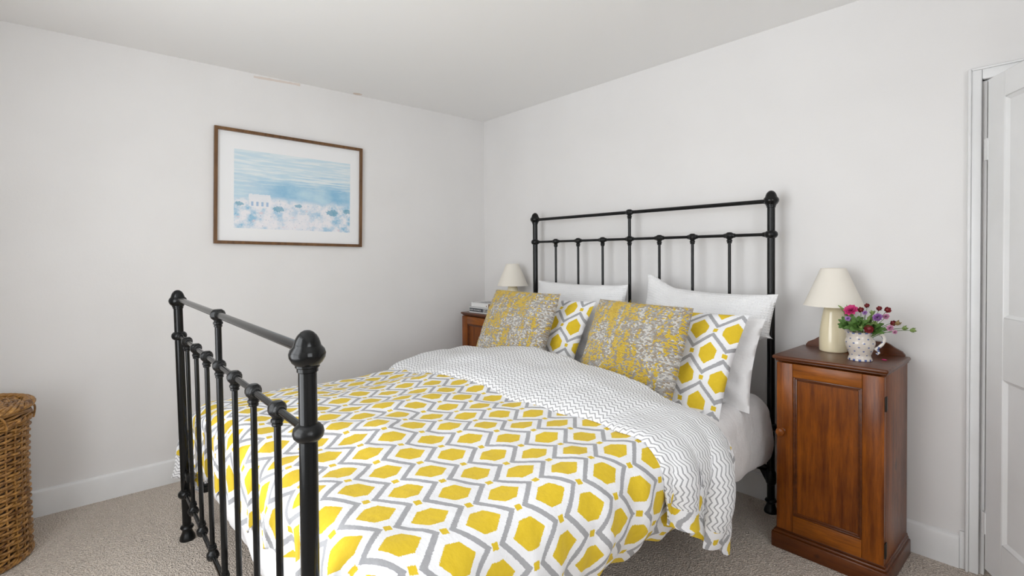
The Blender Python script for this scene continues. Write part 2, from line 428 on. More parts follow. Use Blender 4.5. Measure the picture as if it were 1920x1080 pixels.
# architrave and lining of the door
tr = MB()
def arch(lo, hi): tr.box(lo, hi, .006, 2)
arch((3.094, -.022, 0), (3.137, .0, DZ + .05)); arch((3.097, -.032, 0), (3.108, 0, DZ + .046))
arch((3.137, -.0225, DZ), (3.98, 0, DZ + .050)); arch((3.108, -.0318, DZ + .038), (3.98, 0, DZ + .046))
arch((3.925, -.022, 0), (3.98, 0, DZ - .001))
arch((3.126, .012, 0), (3.152, .15, DZ)); arch((3.917, 0, 0), (3.95, .15, DZ)); arch((3.13, 0, DZ - .008), (3.95, .15, DZ + .02))
struct('trim_1', tr, 'gloss_white_paint', weld=False)
# plinth block where skirting meets the architrave
struct('trim_2', MB().box((3.078, -.014, 0), (3.094, 0, .150), .002), 'gloss_white_paint')

DH = Vector((3.168, -.030, 0))
def make_door():
    d = bpy.data.objects.new('door_1', None); COL.objects.link(d); d['kind'] = 'structure'
    tag(d, 'white painted panelled door standing open into the room', 'door')
    d.location = DH; d.rotation_euler = (0, 0, math.atan2(-.85, .52))
    w, z0, z1, t = .755, .045, 1.925, .036       # local x along the leaf, local y = thickness (room-facing side is -y... both sides alike)
    st = .108
    def part(n, *boxes):
        m = MB()
        for b in boxes: m.box(b[0], b[1], .003, 1)
        return m.build(n, 'gloss_white_paint', d, weld=False)
    part('stile', ((0.006, -t / 2, z0), (st, t / 2, z1))); part('stile', ((w - st, -t / 2, z0), (w, t / 2, z1)))
    mx = .34
    part('muntin', ((mx, -t / 2, 1.03), (mx + .09, t / 2, 1.83))); part('muntin', ((mx, -t / 2, .195), (mx + .09, t / 2, .80)))
    part('rail', ((st, -t / 2, 1.83), (w - st, t / 2, z1))); part('rail', ((st, -t / 2, .80), (w - st, t / 2, 1.03))); part('rail', ((st, -t / 2, z0), (w - st, t / 2, .195)))
    for x0, x1 in ((st, mx), (mx + .09, w - st)):
        for za, zb in ((1.03, 1.83), (.195, .80)):
            pa = part('panel', ((x0 - .005, -.006, za - .005), (x1 + .005, .006, zb + .005)))
            m = MB()
            for s in (-1, 1):
                y0, y1 = s * .006, s * (t / 2 - .003)
                g = .011
                m.prism([(x0, y0, za), (x0 + g, y0, za), (x0, y1, za)], (0, 0, zb - za)); m.prism([(x1, y0, za), (x1 - g, y0, za), (x1, y1, za)], (0, 0, zb - za))
                m.prism([(x0, y0, za), (x0, y0, za + g), (x0, y1, za)], (x1 - x0, 0, 0)); m.prism([(x0, y0, zb), (x0, y0, zb - g), (x0, y1, zb)], (x1 - x0, 0, 0))
            m.build('moulding', 'gloss_white_paint', pa, weld=False)
    for z in (1.66, .222):
        m = MB()
        for k in range(5): m.lathe([(.0080, z - .040 + k * .0165), (.0080, z - .0245 + k * .0165)], 12, Matrix.Translation((-.0085, -.0128, 0)))
        m.box((-.004, -.0205, z - .04), (.012, -.0178, z + .042))
        m.build('hinge', 'gloss_white_paint', d, weld=False)
    m = MB().lathe([(.026, 0), (.026, .006), (.010, .010), (.010, .035), (.026, .045), (.028, .055), (.022, .066), (0, .070)], 20, Matrix.Translation((w - .055, -t / 2, .95)) @ Matrix.Rotation(PI / 2, 4, 'X'))
    m.build('door_knob', 'brass', d)
make_door()

# ---------------------------------------------------------------- iron bed
HX0, HX1, HY = .738, 2.391, -.11
FY = -2.333
def fy(x, z): return FY + (HX1 - x) / (HX1 - HX0) * (.013 + .022 * (1 - z / 1.12))
BO = Vector((1.56, -1.2, 0))
bed = thing('iron_bedstead', 'black iron double bedstead with spindled head and foot ends', 'bed', BO)
FIN = [(.0177, -.004), (.0205, -.002), (.0205, .005), (.0235, .007), (.0235, .011), (.029, .016), (.0345, .026), (.0355, .034), (.033, .042), (.0265, .0495), (.0262, .0515), (.0255, .054), (.0225, .063), (.0185, .070), (.012, .0765), (.006, .0795), (0, .0803)]
RING = [(.017, -.018), (.022, -.016), (.0285, -.009), (.0305, 0), (.0285, .009), (.022, .016), (.017, .018)]
FOOTP = [(.0, 0), (.031, 0), (.032, .004), (.030, .014), (.024, .028), (.020, .038), (.0195, .046), (.024, .050), (.0275, .057), (.024, .064), (.0178, .068)]
me_fin = MB().lathe(FIN, 28).mesh('finial', 'black_iron')
me_ring = MB().lathe(RING, 28).mesh('ring', 'cast_black_iron')
me_foot = MB().lathe(FOOTP, 28).mesh('foot', 'cast_black_iron')
def knuckle_mesh(name, r=.0205, up=False, post=.0085, stub=True):
    s = -1 if not up else 1
    pr = [(post, -.040), (.0118, -.039), (.0125, -.036), (.0118, -.033), (.0108, -.032), (.0140, -.030), (.0145, -.0265), (.0138, -.023), (.0115, -.021), (.0125, -.017),
          (r * .88, -.011), (r, -.004), (r, .004), (r * .86, .012), (r * .55, .0175), (0, .0185)]
    m = MB().lathe(pr, 10, Matrix.Rotation(PI, 4, 'X') if up else None)
    if stub: m.lathe([(.0085, -.029), (.0112, -.028), (.0118, -.021), (.0145, -.017), (.0145, .017), (.0118, .021), (.0112, .028), (.0085, .029)], 12, Matrix.Rotation(PI / 2, 4, 'Y'))
    return m.mesh(name, 'cast_black_iron', angle=30)
me_kt = knuckle_mesh('knuckle'); me_kb = knuckle_mesh('knuckle', up=True); me_kbig = knuckle_mesh('knuckle', r=.0225, post=.0105)
def bedpart(name, me, p, parent=bed, rx=0):
    o = obj(name, me, parent, Vector(p) - (BO if parent is bed else Vector((0, 0, 0)))); o.rotation_euler.x = rx; return o
def lean(x): return -math.atan2(fy(x, 1) - fy(x, 0), 1)
# posts
for x in (HX0, HX1):
    L = 1.500; p = bedpart('post', MB().lathe([(.0178, .02), (.0178, L)], 24).mesh('post', 'black_iron'), (x, HY, 0))
    obj('finial', me_fin, p, (0, 0, L - .006)); obj('ring', me_ring, p, (0, 0, 1.361)); obj('ring', me_ring, p, (0, 0, .42)); obj('foot', me_foot, p)
for x in (HX0, HX1):
    L = 1.052; p = bedpart('post', MB().lathe([(.0178, .02), (.0178, L)], 24).mesh('post', 'black_iron'), (x, fy(x, 0), 0), rx=lean(x))
    obj('finial', me_fin, p, (0, 0, L - .006)); obj('ring', me_ring, p, (0, 0, .922)); obj('ring', me_ring, p, (0, 0, .207)); obj('foot', me_foot, p)
# rails
def rail(z, r, yf):
    MB().tube([(HX0 + .014, yf(HX0), z), (HX1 - .014, yf(HX1), z)], r, 14).build('rail', 'black_iron', bed, org=BO)
rail(1.523, .0105, lambda x: HY); rail(1.361, .0082, lambda x: HY); rail(.42, .0085, lambda x: HY)
rail(1.086, .0108, lambda x: fy(x, 1.086)); rail(.922, .0082, lambda x: fy(x, .922)); rail(.207, .0082, lambda x: fy(x, .207))
def bolt_ends(yf, zs):
    for z in zs:
        for x, s in ((HX0, 1), (HX1, -1)):
            m = MB().lathe([(.0085, 0), (.0125, .001), (.0125, .008), (.0105, .012), (.0105, .016), (.0085, .017)], 16, Matrix.Translation((x + s * .024, yf(x, z), z)) @ Matrix.Rotation(s * PI / 2, 4, 'Y'))
            m.build('rail_collar', 'cast_black_iron', bed, org=BO)
bolt_ends(lambda x, z: HY, (1.523, 1.361)); bolt_ends(fy, (.922, .207))
me_sh = MB().lathe([(.0078, 0), (.0078, .941)], 14).mesh('spindle', 'black_iron')
me_sf = MB().lathe([(.0080, 0), (.0080, .715)], 14).mesh('spindle', 'black_iron')
me_ch = MB().lathe([(.0095, 0), (.0095, 1.103)], 14).mesh('centre_post', 'black_iron')
me_cf = MB().lathe([(.0098, 0), (.0098, .879)], 14).mesh('centre_post', 'black_iron')
for i in range(1, 8):
    x = lerp(HX0, HX1, i / 8)
    c = i == 4
    h = bedpart('centre_post' if c else 'spindle', me_ch if c else me_sh, (x, HY, .42))
    f = bedpart('centre_post' if c else 'spindle', me_cf if c else me_sf, (x, fy(x, .207), .207), rx=lean(x))
    for o, zs in ((h, (.941, 1.103)), (f, (.715, .879))):
        obj('knuckle', me_kb, o, (0, 0, 0)); obj('knuckle', me_kt, o, (0, 0, zs[0]))
        if c: obj('knuckle', me_kbig, o, (0, 0, zs[1]))
# side rails and their corner brackets
for x in (.84, 2.28):
    MB().box((x - .02, FY + .08, .235), (x + .02, HY - .03, .272), .003).build('side_rail', 'black_iron', bed, org=BO)
for x, s in ((HX0, 1), (HX1, -1)):
    for y, zb in ((HY, .165), (FY + .030, .255)):
        m = MB().box((min(x, x + s * .09), y - .008, zb + .03), (max(x, x + s * .09), y + .012, zb + .06), .005)
        m.prism([(x + s * .010, y - .008, zb + .05), (x + s * .010, y - .008, zb - .035), (x + s * .055, y - .008, zb + .04)], (0, .018, 0))
        if y == HY: m.lathe([(.017, zb - .03), (.0235, zb - .018), (.0245, zb), (.0235, zb + .03), (.017, zb + .045)], 16, Matrix.Translation((x, y, 0)))
        m.build('corner_bracket', 'cast_black_iron', bed, org=BO, weld=False)

# ---------------------------------------------------------------- mattress
def fbm(p, s, seed=0.): return noise.fractal(Vector(p) * s + Vector((seed, seed * .7, seed * 1.3)), 1., 2., 3)
def make_mattress():
    x0, x1, y0, y1, z0, z1 = .70, 2.425, -2.255, -.135, .284, .592
    NX, NY, NS = 40, 50, 16
    # loops round the perimeter from the underside centre to the top centre
    def per(t, ins):
        # point on rounded rectangle, inset
        R = .09; w = x1 - x0 - 2 * R; l = y1 - y0 - 2 * R
        segs = [w, PI / 2 * R, l, PI / 2 * R, w, PI / 2 * R, l, PI / 2 * R]; tot = sum(segs); d = (t % 1) * tot
        cs = [(x1 - R, y0 + R, -PI / 2), (x1 - R, y1 - R, 0), (x0 + R, y1 - R, PI / 2), (x0 + R, y0 + R, PI)]
        for i, s in enumerate(segs):
            if d <= s or i == 7: break
            d -= s
        k = i // 2
        if i % 2 == 0:
            a = [(x0 + R, y0), (x1, y0 + R), (x1 - R, y1), (x0, y1 - R)][k]; dr = [(1, 0), (0, 1), (-1, 0), (0, -1)][k]; nn = [(0, -1), (1, 0), (0, 1), (-1, 0)][k]
            p = (a[0] + dr[0] * d, a[1] + dr[1] * d)
        else:
            c = cs[k]; a = c[2] + d / R; nn = (math.cos(a), math.sin(a)); p = (c[0] + R * nn[0], c[1] + R * nn[1])
        return p[0] - nn[0] * ins, p[1] - nn[1] * ins, nn
    N = 260; rows = []
    prof = [(.30, z0 + .012), (.05, z0 + .008), (.012, z0), (.004, z0 + .012)] + [(0 - .012 * math.sin(PI * k / 10), lerp(z0 + .02, z1 - .095, k / 10)) for k in range(11)]
    prof += [(.09 * (1 - math.cos(a)), z1 - .09 + .09 * math.sin(a)) for a in [PI / 2 * k / 7 for k in range(1, 8)]] + [(.13, z1 + .003), (.22, z1 + .006), (.4, z1 + .008), (.85, z1 + .008)]
    for ins, z in prof:
        row = []
        for k in range(N + 1):
            x, y, nn = per(k / N, min(ins, .85))
            d = fbm((x, y, z * .6), 5.5, 3) * .012 + fbm((x * 3, y * 3, z), 4, 9) * .004
            if z < .298: zz = z + fbm((x, y, 0), 2.2, 5) * .010
            else: zz = z + (fbm((x, y, 0), 4, 1) * .008 if ins > .05 else 0)
            row.append((x + nn[0] * d, y + nn[1] * d, zz))
        rows.append(row)
    m = MB().grid(rows)
    o = m.build('mattress', 'white_cotton', angle=60)
    tag(o, 'deep mattress in a creased white fitted sheet on the iron bedstead', 'mattress')
make_mattress()

# ---------------------------------------------------------------- duvet
XR, XL, YF = 2.425, .80, -2.195
def ztop(x, y):
    return .655 + .014 * sm((y + 1.9) / .8) + .012 * math.sin(PI * (x - .7) / 1.8) + fbm((x, y, 0), 2.2, 2) * .022 + fbm((x, y, 0), 6, 4) * .007 - .042 * sm((1.30 - x) / .5) - .05 * sm((x - 2.05) / .4) * sm((y + 1.38) / .45)
def drape(sx, sy, band=False):
    ex = max(0, sx - XR); side = 1
    if sx < XL: ex = XL - sx; side = -1
    ey = max(0, YF - sy)
    bx = min(max(sx, XL), XR); by = max(sy, YF); zt = ztop(bx, by)
    r = math.hypot(ex, ey)
    if r < 1e-9: return Vector((bx, by, zt))
    nx, ny = side * ex / r, -ey / r
    rx = (.125 if side > 0 else .14); rho = rx * nx * nx + .095 * ny * ny
    kap = (( (0.4 if band else 3.0) if side > 0 else 1.0)) * nx * nx + .2 * ny * ny
    q = rho * PI / 2
    if r < q: h = rho * math.sin(r / rho); dr = rho * (1 - math.cos(r / rho))
    else:
        rem = r - q; a = rem * kap; h = rho - (1 - math.cos(a)) / kap; dr = rho + math.sin(a) / kap
    # soft vertical folds of the hanging cloth
    w = sx if abs(ny) > .7 else (sy if abs(nx) > .7 else (sx - sy) * .7)
    A = sm((r - .05) / .2) * ((.017 if abs(ny) > .7 else (.010 if side > 0 and not band else .018)))
    h += A * (math.sin(w * 2 * PI / .21 + 1.3 * math.sin(w * 5.1)) + .5 * math.sin(w * 2 * PI / .093 + 2)) - A * .4
    h += fbm((sx, sy, 0), 5, 6) * .014 * sm(r / .12)
    p = Vector((bx + nx * h, by + ny * h, zt - dr))
    lim = -2.306 + (HX1 - p.x) / (HX1 - HX0) * .020
    if p.x > HX0 - .05: p.y = max(p.y, lim + .004 * math.sin(w * 60))
    return p
def nrm(fn, a, b, e=.004):
    u = fn(a + e, b) - fn(a - e, b); v = fn(a, b + e) - fn(a, b - e); n = u.cross(v)
    return n.normalized() if n.length > 1e-12 else Vector((0, 0, 1))
duvet_org = Vector((1.56, -1.5, .6))
duvet = thing('duvet', 'puffy duvet in yellow and grey lozenge cover with chevron reverse turned back', 'duvet', duvet_org)
def cloth(name, P, Nn, uv, thick, mats, mi_front=0, mi_back=1, mi_fn=None, parent=duvet, org=duvet_org):
    """closed cloth: front grid P, back grid P - N*thick(i,j), rim stitched"""
    R, C = len(P), len(P[0]); m = MB()
    vs = [P[i][j] for i in range(R) for j in range(C)] + [P[i][j] - Nn[i][j] * thick(i, j) for i in range(R) for j in range(C)]
    uvs = [uv[i][j] for i in range(R) for j in range(C)] * 2
    f1 = [(i * C + j, i * C + j + 1, (i + 1) * C + j + 1, (i + 1) * C + j) for i in range(R - 1) for j in range(C - 1)]
    K = R * C
    f2 = [tuple(K + q for q in reversed(f)) for f in f1]
    rim = [i for i in range(C)] + [i * C + C - 1 for i in range(1, R)] + [(R - 1) * C + j for j in range(C - 2, -1, -1)] + [i * C for i in range(R - 2, 0, -1)]
    f3 = [(rim[k], K + rim[k], K + rim[(k + 1) % len(rim)], rim[(k + 1) % len(rim)]) for k in range(len(rim))]
    mi = [mi_fn(i, j) if mi_fn else mi_front for i in range(R - 1) for j in range(C - 1)] + [mi_back] * len(f2) + [mi_front] * len(f3)
    m.add(vs, f1 + f2 + f3, uvs, mi)
    return m.build(name, mats, parent, org=org, angle=80, weld=False)
def hem(x): return interp(x, [(.7, .385), (1.3, .39), (1.7, .455), (2.1, .49), (2.5, .50)])
def make_duvet():
    C, R = 190, 170; S0, S1 = XL - .40, XR + .435
    P = []; N = []; UV = []
    for i in range(R):
        q = i / (R - 1); pr = []; nr = []; ur = []
        for j in range(C):
            sx = lerp(S0, S1, j / (C - 1)); bx = min(max(sx, XL), XR)
            em = .149 + .655 - hem(bx) - .095 + .018 * math.sin(bx * 2 * PI / .21 + 1.0) + .012 * math.sin(bx * 41)
            sy = lerp(-.84, YF - em, q)
            pr.append(drape(sx, sy)); nr.append(nrm(drape, sx, sy)); ur.append(((sx * .9954 - sy * .0958) * 1.08, (sx * .0958 + sy * .9954) * 1.08))
        P.append(pr); N.append(nr); UV.append(ur)
    def th(i, j):
        e = min(j, C - 1 - j, R - 1 - i) ; return .004 + .028 * sm(e / 9)
    o = cloth('duvet_cover', P, N, UV, th, ['ikat_cotton', 'chevron_cotton'])
    tag(o, 'yellow lozenge and grey zigzag patterned face of the duvet')
make_duvet()
def make_band():
    NJ, NQ = 170, 60
    def yr(x): return interp(x, [(.5, -.72), (.8, -.72), (1.25, -.735), (1.68, -.775), (2.1, -.845), (2.43, -.925), (3, -.93)])
    def yf(x): return -1.30 + .012 * math.sin(x * 9) + .006 * math.sin(x * 23)
    def base(sx, sy): return drape(sx, sy, True)
    def prof(q, x):
        a = yr(x)
        if q < .22:
            g = lerp(-PI / 2, PI / 2, q / .22); return a - .040 + .040 * math.cos(g), .030 + .036 * math.sin(g)
        w = (q - .22) / .78
        off = .020 + .046 * (1 - w) ** .9 + .012 * math.sin(PI * w)
        off *= max(0, 1 - w ** 14) ** .5
        return lerp(a - .040, yf(x), w), off + .003
    def pt(j, q, last=False):
        t = j / (NJ - 1)
        # the side hem drops from the front of the band to the corner tip
        y0, off = prof(q, 2.45)
        dh = interp(y0, [(-1.30, .315), (-1.2, .34), (-.92, .50), (-.86, .53)]) if y0 < -.86 else .53
        sx = lerp(XL - .30, XR + dh, t)
        y, off = prof(q, min(max(sx, XL), XR))
        b = base(sx, y); n = nrm(base, sx, y)
        hang = sm((sx - XR - .12) / .2)
        off *= lerp(1, .55, hang)
        if hang > 0:
            off += hang * .012 * (1 + math.sin(y * 46 + 1.5 * math.sin(sx * 9)))
        return b + n * off, n, (sx, y - (off if q > .22 else -off)), sx - (XR + dh)
    P = []; N = []; UV = []; D = []
    for i in range(NQ):
        q = i / (NQ - 1); row = [pt(j, q) for j in range(NJ)]
        P.append([r[0] for r in row]); UV.append([r[2] for r in row]); D.append([r[3] for r in row])
    L = [0.] * NJ
    for i in range(NQ):
        for j in range(NJ):
            if i: L[j] += (P[i][j] - P[i - 1][j]).length
            UV[i][j] = (UV[i][j][0] + .028, -L[j] - .035)
    for i in range(NQ):
        nr = []
        for j in range(NJ):
            u = P[i][min(j + 1, NJ - 1)] - P[i][max(j - 1, 0)]; v = P[min(i + 1, NQ - 1)][j] - P[max(i - 1, 0)][j]
            n = v.cross(u); nr.append(n.normalized() if n.length > 1e-12 else Vector((0, 0, 1)))
        N.append(nr)
    s = 1 if N[NQ // 2][NJ // 2].z > 0 else -1
    N = [[n * s for n in r] for r in N]
    o = cloth('turned_back_edge', P, N, UV, lambda i, j: .006, ['chevron_cotton', 'ikat_cotton'], mi_fn=lambda i, j: 1 if (D[i][j] > -.075) else 0)
    tag(o, 'white duvet reverse with fine grey chevrons, folded back towards the foot')
make_band()
def make_flap():
    # the duvet corner that curls out past the left foot post
    C, R = 14, 16; P = []; N = []; UV = []
    top = [Vector((.700, -2.300, .485)), Vector((.690, -2.314, .430)), Vector((.640, -2.315, .375)), Vector((.605, -2.314, .31)), Vector((.585, -2.315, .240))]
    bot = [Vector((.735, -2.255, .485)), Vector((.72, -2.262, .40)), Vector((.71, -2.27, .34)), Vector((.70, -2.275, .285)), Vector((.635, -2.30, .238))]
    for i in range(R):
        t = i / (R - 1) * 4; k = min(3, int(t)); e = top[k].lerp(top[k + 1], t - k); f = bot[k].lerp(bot[k + 1], t - k)
        P.append([e.lerp(f, j / (C - 1)) + Vector((-.02, -.03, 0)) * math.sin(PI * j / (C - 1)) for j in range(C)]); UV.append([(1.04 + .12 * j / C, -2.07 - .26 * i / R) for j in range(C)])
    n = Vector((.35, -.93, .1)).normalized(); N = [[n] * C for _ in range(R)]
    o = cloth('corner_flap', P, N, UV, lambda i, j: .006, ['chevron_cotton', 'ikat_cotton'], mi_fn=lambda i, j: 1 if i < 7 or (j < 3) else 0)
    tag(o, 'duvet corner showing chevron reverse')
make_flap()

# ---------------------------------------------------------------- pillows and cushions
def pillow(name, label, cat, w, h, T, c, leanv, roll=0., yaw=0., mats=('white_cotton',), pinch=.05, wr=.010, group=None, sag=0., seed=1, uvoff=(0, 0), drop=None, na=44, nb=34):
    """front faces -y; leanv: angle the top tips back"""
    m = MB(); V = []; UVs = []
    def pt(a, b, s):
        ta = max(0, 1 - abs(a) ** 2.6); tb = max(0, 1 - abs(b) ** 2.6)
        th = T / 2 * (ta * tb) ** .52
        x = a * w / 2 * (1 - pinch * (1 - b * b)); z = b * h / 2 * (1 - pinch * 1.2 * (1 - a * a))
        x += sag * .03 * (b < 0) * a * abs(b)
        e = (ta * tb) ** .35
        d = (noise.fractal(Vector((a * 2.2 + seed * 3.1, b * 2.2, s * 2 + seed)), 1., 2., 3) * wr * 1.6 + noise.fractal(Vector((a * 6 + seed, b * 5, s * 5.)), 1., 2., 2) * wr * .5) * e
        # creases running in from the corners
        d += wr * .6 * math.sin((abs(a) - abs(b)) * 14 + seed) * e * (1 - e) * 2
        if drop: z += drop(a, b)
        return Vector((x, -s * (th + d) if s > 0 else th + d * .5, z))
    K = (nb + 1) * (na + 1)
    for s in (1, -1):
        for i in range(nb + 1):
            for j in range(na + 1):
                a, b = j / na * 2 - 1, i / nb * 2 - 1
                a = math.sin(a * PI / 2) * .35 + a * .65; b = math.sin(b * PI / 2) * .35 + b * .65
                V.append(pt(a, b, s)); UVs.append((a * w / 2 + uvoff[0], b * h / 2 + uvoff[1]))
    fs = []; mi = []
    for k in range(2):
        for i in range(nb):
            for j in range(na):
                q = k * K + i * (na + 1) + j; f = (q, q + 1, q + na + 2, q + na + 1)
                fs.append(f if k == 0 else tuple(reversed(f))); mi.append(0 if k == 0 or len(mats) < 2 else 1)
    m.add(V, fs, UVs, mi)
    o = m.build(name, list(mats), angle=75)
    o.matrix_world = Matrix.Translation(c) @ Matrix.Rotation(yaw, 4, 'Z') @ Matrix.Rotation(-leanv, 4, 'X') @ Matrix.Rotation(roll, 4, 'Y')
    return tag(o, label, cat, group)
R_ = math.radians
pillow('pillow', 'white waffle pillow against the headboard behind the left tweed cushion', 'pillow', .76, .42, .13, (1.225, -.215, .880), R_(9), 0, 0, ('waffle_cotton',), group='white waffle pillows', seed=2)
pillow('pillow', 'white waffle pillow with a raised corner, nearest the flower jug', 'pillow', .72, .38, .14, (2.085, -.215, .905), R_(10), R_(2.5), 0, ('waffle_cotton',), group='white waffle pillows', seed=5,
       drop=lambda a, b: (.045 * sm((-a - .45) / .5) - .012 * math.sin(PI * (a + 1) / 2)) * (b > 0) * b + (.17 * sm((a - .2) / .8) * -b if b < 0 else 0))
pillow('pillow', 'plain white pillow mostly hidden behind the left lozenge pillow', 'pillow', .76, .44, .12, (1.14, -.375, .775), R_(20), 0, 0, ('white_cotton',), group='plain white pillows', seed=8)
pillow('pillow', 'plain creased white pillow standing behind the right lozenge pillow', 'pillow', .78, .43, .13, (2.050, -.375, .775), R_(20), R_(1), 0, ('white_cotton',), group='plain white pillows', wr=.016, seed=11)
pillow('lozenge_pillow', 'yellow and grey lozenge pillow half hidden behind the left tweed cushion', 'pillow', .80, .53, .13, (1.145, -.535, .768), R_(29), 0, 0, ('ikat_cotton', 'chevron_cotton'), group='lozenge patterned pillows', seed=14, uvoff=(.03, .03))
pillow('lozenge_pillow', 'yellow and grey lozenge pillow with its corner beside the plain white pillow', 'pillow', .83, .56, .13, (1.995, -.540, .757), R_(29), R_(1.5), 0, ('ikat_cotton', 'chevron_cotton'), group='lozenge patterned pillows', seed=17, uvoff=(.06, .05))
cl = pillow('tweed_cushion', 'nubbly yellow and grey tweed cushion nearest the books', 'cushion', .575, .50, .15, (1.13, -.670, .815), R_(24), R_(0), 0, ('tweed_weave',), group='tweed cushions', seed=20, pinch=.012, wr=.007)
cr = pillow('tweed_cushion', 'nubbly yellow and grey tweed cushion in the middle of the bed', 'cushion', .535, .50, .16, (1.975, -.680, .802), R_(24), R_(1), 0, ('tweed_weave',), group='tweed cushions', seed=23, pinch=.012, wr=.007, uvoff=(.8, .3))

def fuzz(o, w, h, T, n, seed):
    """loose mohair ends standing off the weave, thickest round the edge"""
    rnd = random.Random(seed); me = o.data; m = MB(); vs = me.vertices
    for _ in range(n):
        v = vs[rnd.randrange(len(vs))]; ea = max(abs(v.co.x) / (w / 2), abs(v.co.z) / (h / 2))
        if v.co.y > .01 or (ea < .9 and rnd.random() < .75): continue
        p = v.co + Vector((rnd.uniform(-.006, .006), 0, rnd.uniform(-.006, .006))); d = (v.normal + Vector((rnd.uniform(-.9, .9), rnd.uniform(-.5, .3), rnd.uniform(-.9, .9)))).normalized()
        L = rnd.uniform(.005, .014); q = Vector((rnd.uniform(-1, 1), rnd.uniform(-1, 1), rnd.uniform(-1, 1))) * L * .4
        m.tube([p - d * .002, p + d * L * .5 + q * .6, p + d * L * .8 + q * 1.6], [.0006, .0005, .0003], 3, cap=False)
    f = m.build('fuzz', 'mohair', o, weld=False); f['kind'] = 'stuff'
material('mohair', rough=.9, build=lambda: dict(color=mix(tnoise(coords(), 25, 2).gt(.53), (.62, .58, .52), (.78, .54, .08))))
fuzz(cl, .585, .50, .13, 2600, 3); fuzz(cr, .54, .50, .14, 2600, 4)

# ---------------------------------------------------------------- bedside cabinets
CW, CD, CH = .415, .365, .832     # local: x 0..CW, y 0 (front) .. CD, z
def make_cabinet(loc, label):
    t = thing('bedside_cabinet', label, 'cabinet', loc, 'bedside cabinets')
    W_ = 'waxed_wood'; WX = 'waxed_wood_cross'
    bx0, bx1, by0, by1 = .020, CW - .012, .020, CD - .004
    # carcass: sides, back, bottom
    MB().box((bx0, by0, .080), (bx0 + .016, by1, .812), .002).build('side_panel', W_, t)
    MB().box((bx1 - .016, by0, .080), (bx1, by1, .812), .002).build('side_panel', W_, t)
    MB().box((bx0 + .016, by1 - .012, .080), (bx1 - .016, by1, .812)).build('back_panel', W_, t)
    # plinth with moulded top edge
    m = MB()
    m.box((-.002, -.002, 0), (CW + .002, CD, .066), .006)
    m.box((.004, .004, .062), (CW - .004, CD - .001, .078), .007, 3); m.box((.012, .012, .074), (CW - .008, CD - .002, .088), .005, 2)
    m.build('plinth', 'dark_waxed_wood', t, weld=False)
    # top with thumb moulding
    tp = MB().box((0, 0, .816), (CW, CD, .832), .007, 4).box((.010, .010, .806), (CW - .006, CD - .003, .818), .005, 3)
    tp.build('top', 'dark_waxed_wood', t, weld=False)
    # shaped gallery along the back
    n = 40; pts = []
    x0, x1 = .018, CW - .018
    def hgt(u):
        e = min(u, 1 - u)
        return .006 + interp(e, [(0, 0), (.02, .012), (.06, .020), (.10, .028), (.14, .040), (.18, .046), (.3, .047), (.5, .047)])
    pts = [(x0, CD - .018, .832)] + [(lerp(x0, x1, k / n), CD - .018, .832 + hgt(k / n)) for k in range(n + 1)] + [(x1, CD - .018, .832)]
    MB().prism(pts, (0, .014, 0)).build('gallery', 'dark_waxed_wood', t, angle=30)
    # door
    dz0, dz1 = .090, .804; yf, yb = .001, .020
    d = MB().box((bx0 + .004, .0165, dz0), (bx1 - .004, .0195, dz1)).build('door', W_, t)
    def fr(lo, hi, nm, mt): MB().box(lo, hi, .0025, 2).build(nm, mt, d)
    sl, sr = .084, CW - .083
    fr((bx0, yf, dz0), (sl, yb - .001, dz1), 'stile', W_); fr((sr, yf, dz0), (bx1, yb - .001, dz1), 'stile', W_)
    fr((sl, yf, .748), (sr, yb - .001, dz1), 'rail', WX); fr((sl, yf, dz0), (sr, yb - .001, .160), 'rail', WX)
    MB().box((sl - .002, .0125, .158), (sr + .002, .0165, .750)).build('panel', W_, d)
    m = MB()
    for g, ya in ((.008, .0035), (.015, .0085)):          # two steps of moulding down to the panel
        for (xa, xb) in ((sl, sl + g), (sr - g, sr)): m.box((xa, ya, .160), (xb, .0135, .748), .0025, 2)
        for (za, zb) in ((.160, .160 + g), (.748 - g, .748)): m.box((sl, ya + .0002, za), (sr, .0135, zb), .0025, 2)
    m.build('moulding', 'dark_waxed_wood', d, weld=False)
    kn = MB().lathe([(.013, 0), (.013, .004), (.008, .008), (.009, .014), (.0155, .020), (.0180, .027), (.0155, .034), (.008, .038), (0, .039)], 20, Matrix.Translation((.045, yf, .513)) @ Matrix.Rotation(PI / 2, 4, 'X'))
    kn.build('knob', W_, d)
    for z in (.70, .145):
        MB().box((bx1 - .001, .006, z - .027), (bx1 + .003, .034, z + .027), .001).lathe([(.004, z - .027), (.004, z + .027)], 10, Matrix.Translation((bx1 + .002, .010, 0))).build('hinge', 'dark_metal', t, weld=False)
    return t
cabR = make_cabinet((2.511, -.404, 0), 'waxed wooden bedside cabinet carrying the jug of flowers')
cabL = copy_tree(cabR); cabL.location = (.205, -.404, 0)
tag(cabL, 'waxed wooden bedside cabinet carrying the two books', 'cabinet', 'bedside cabinets')

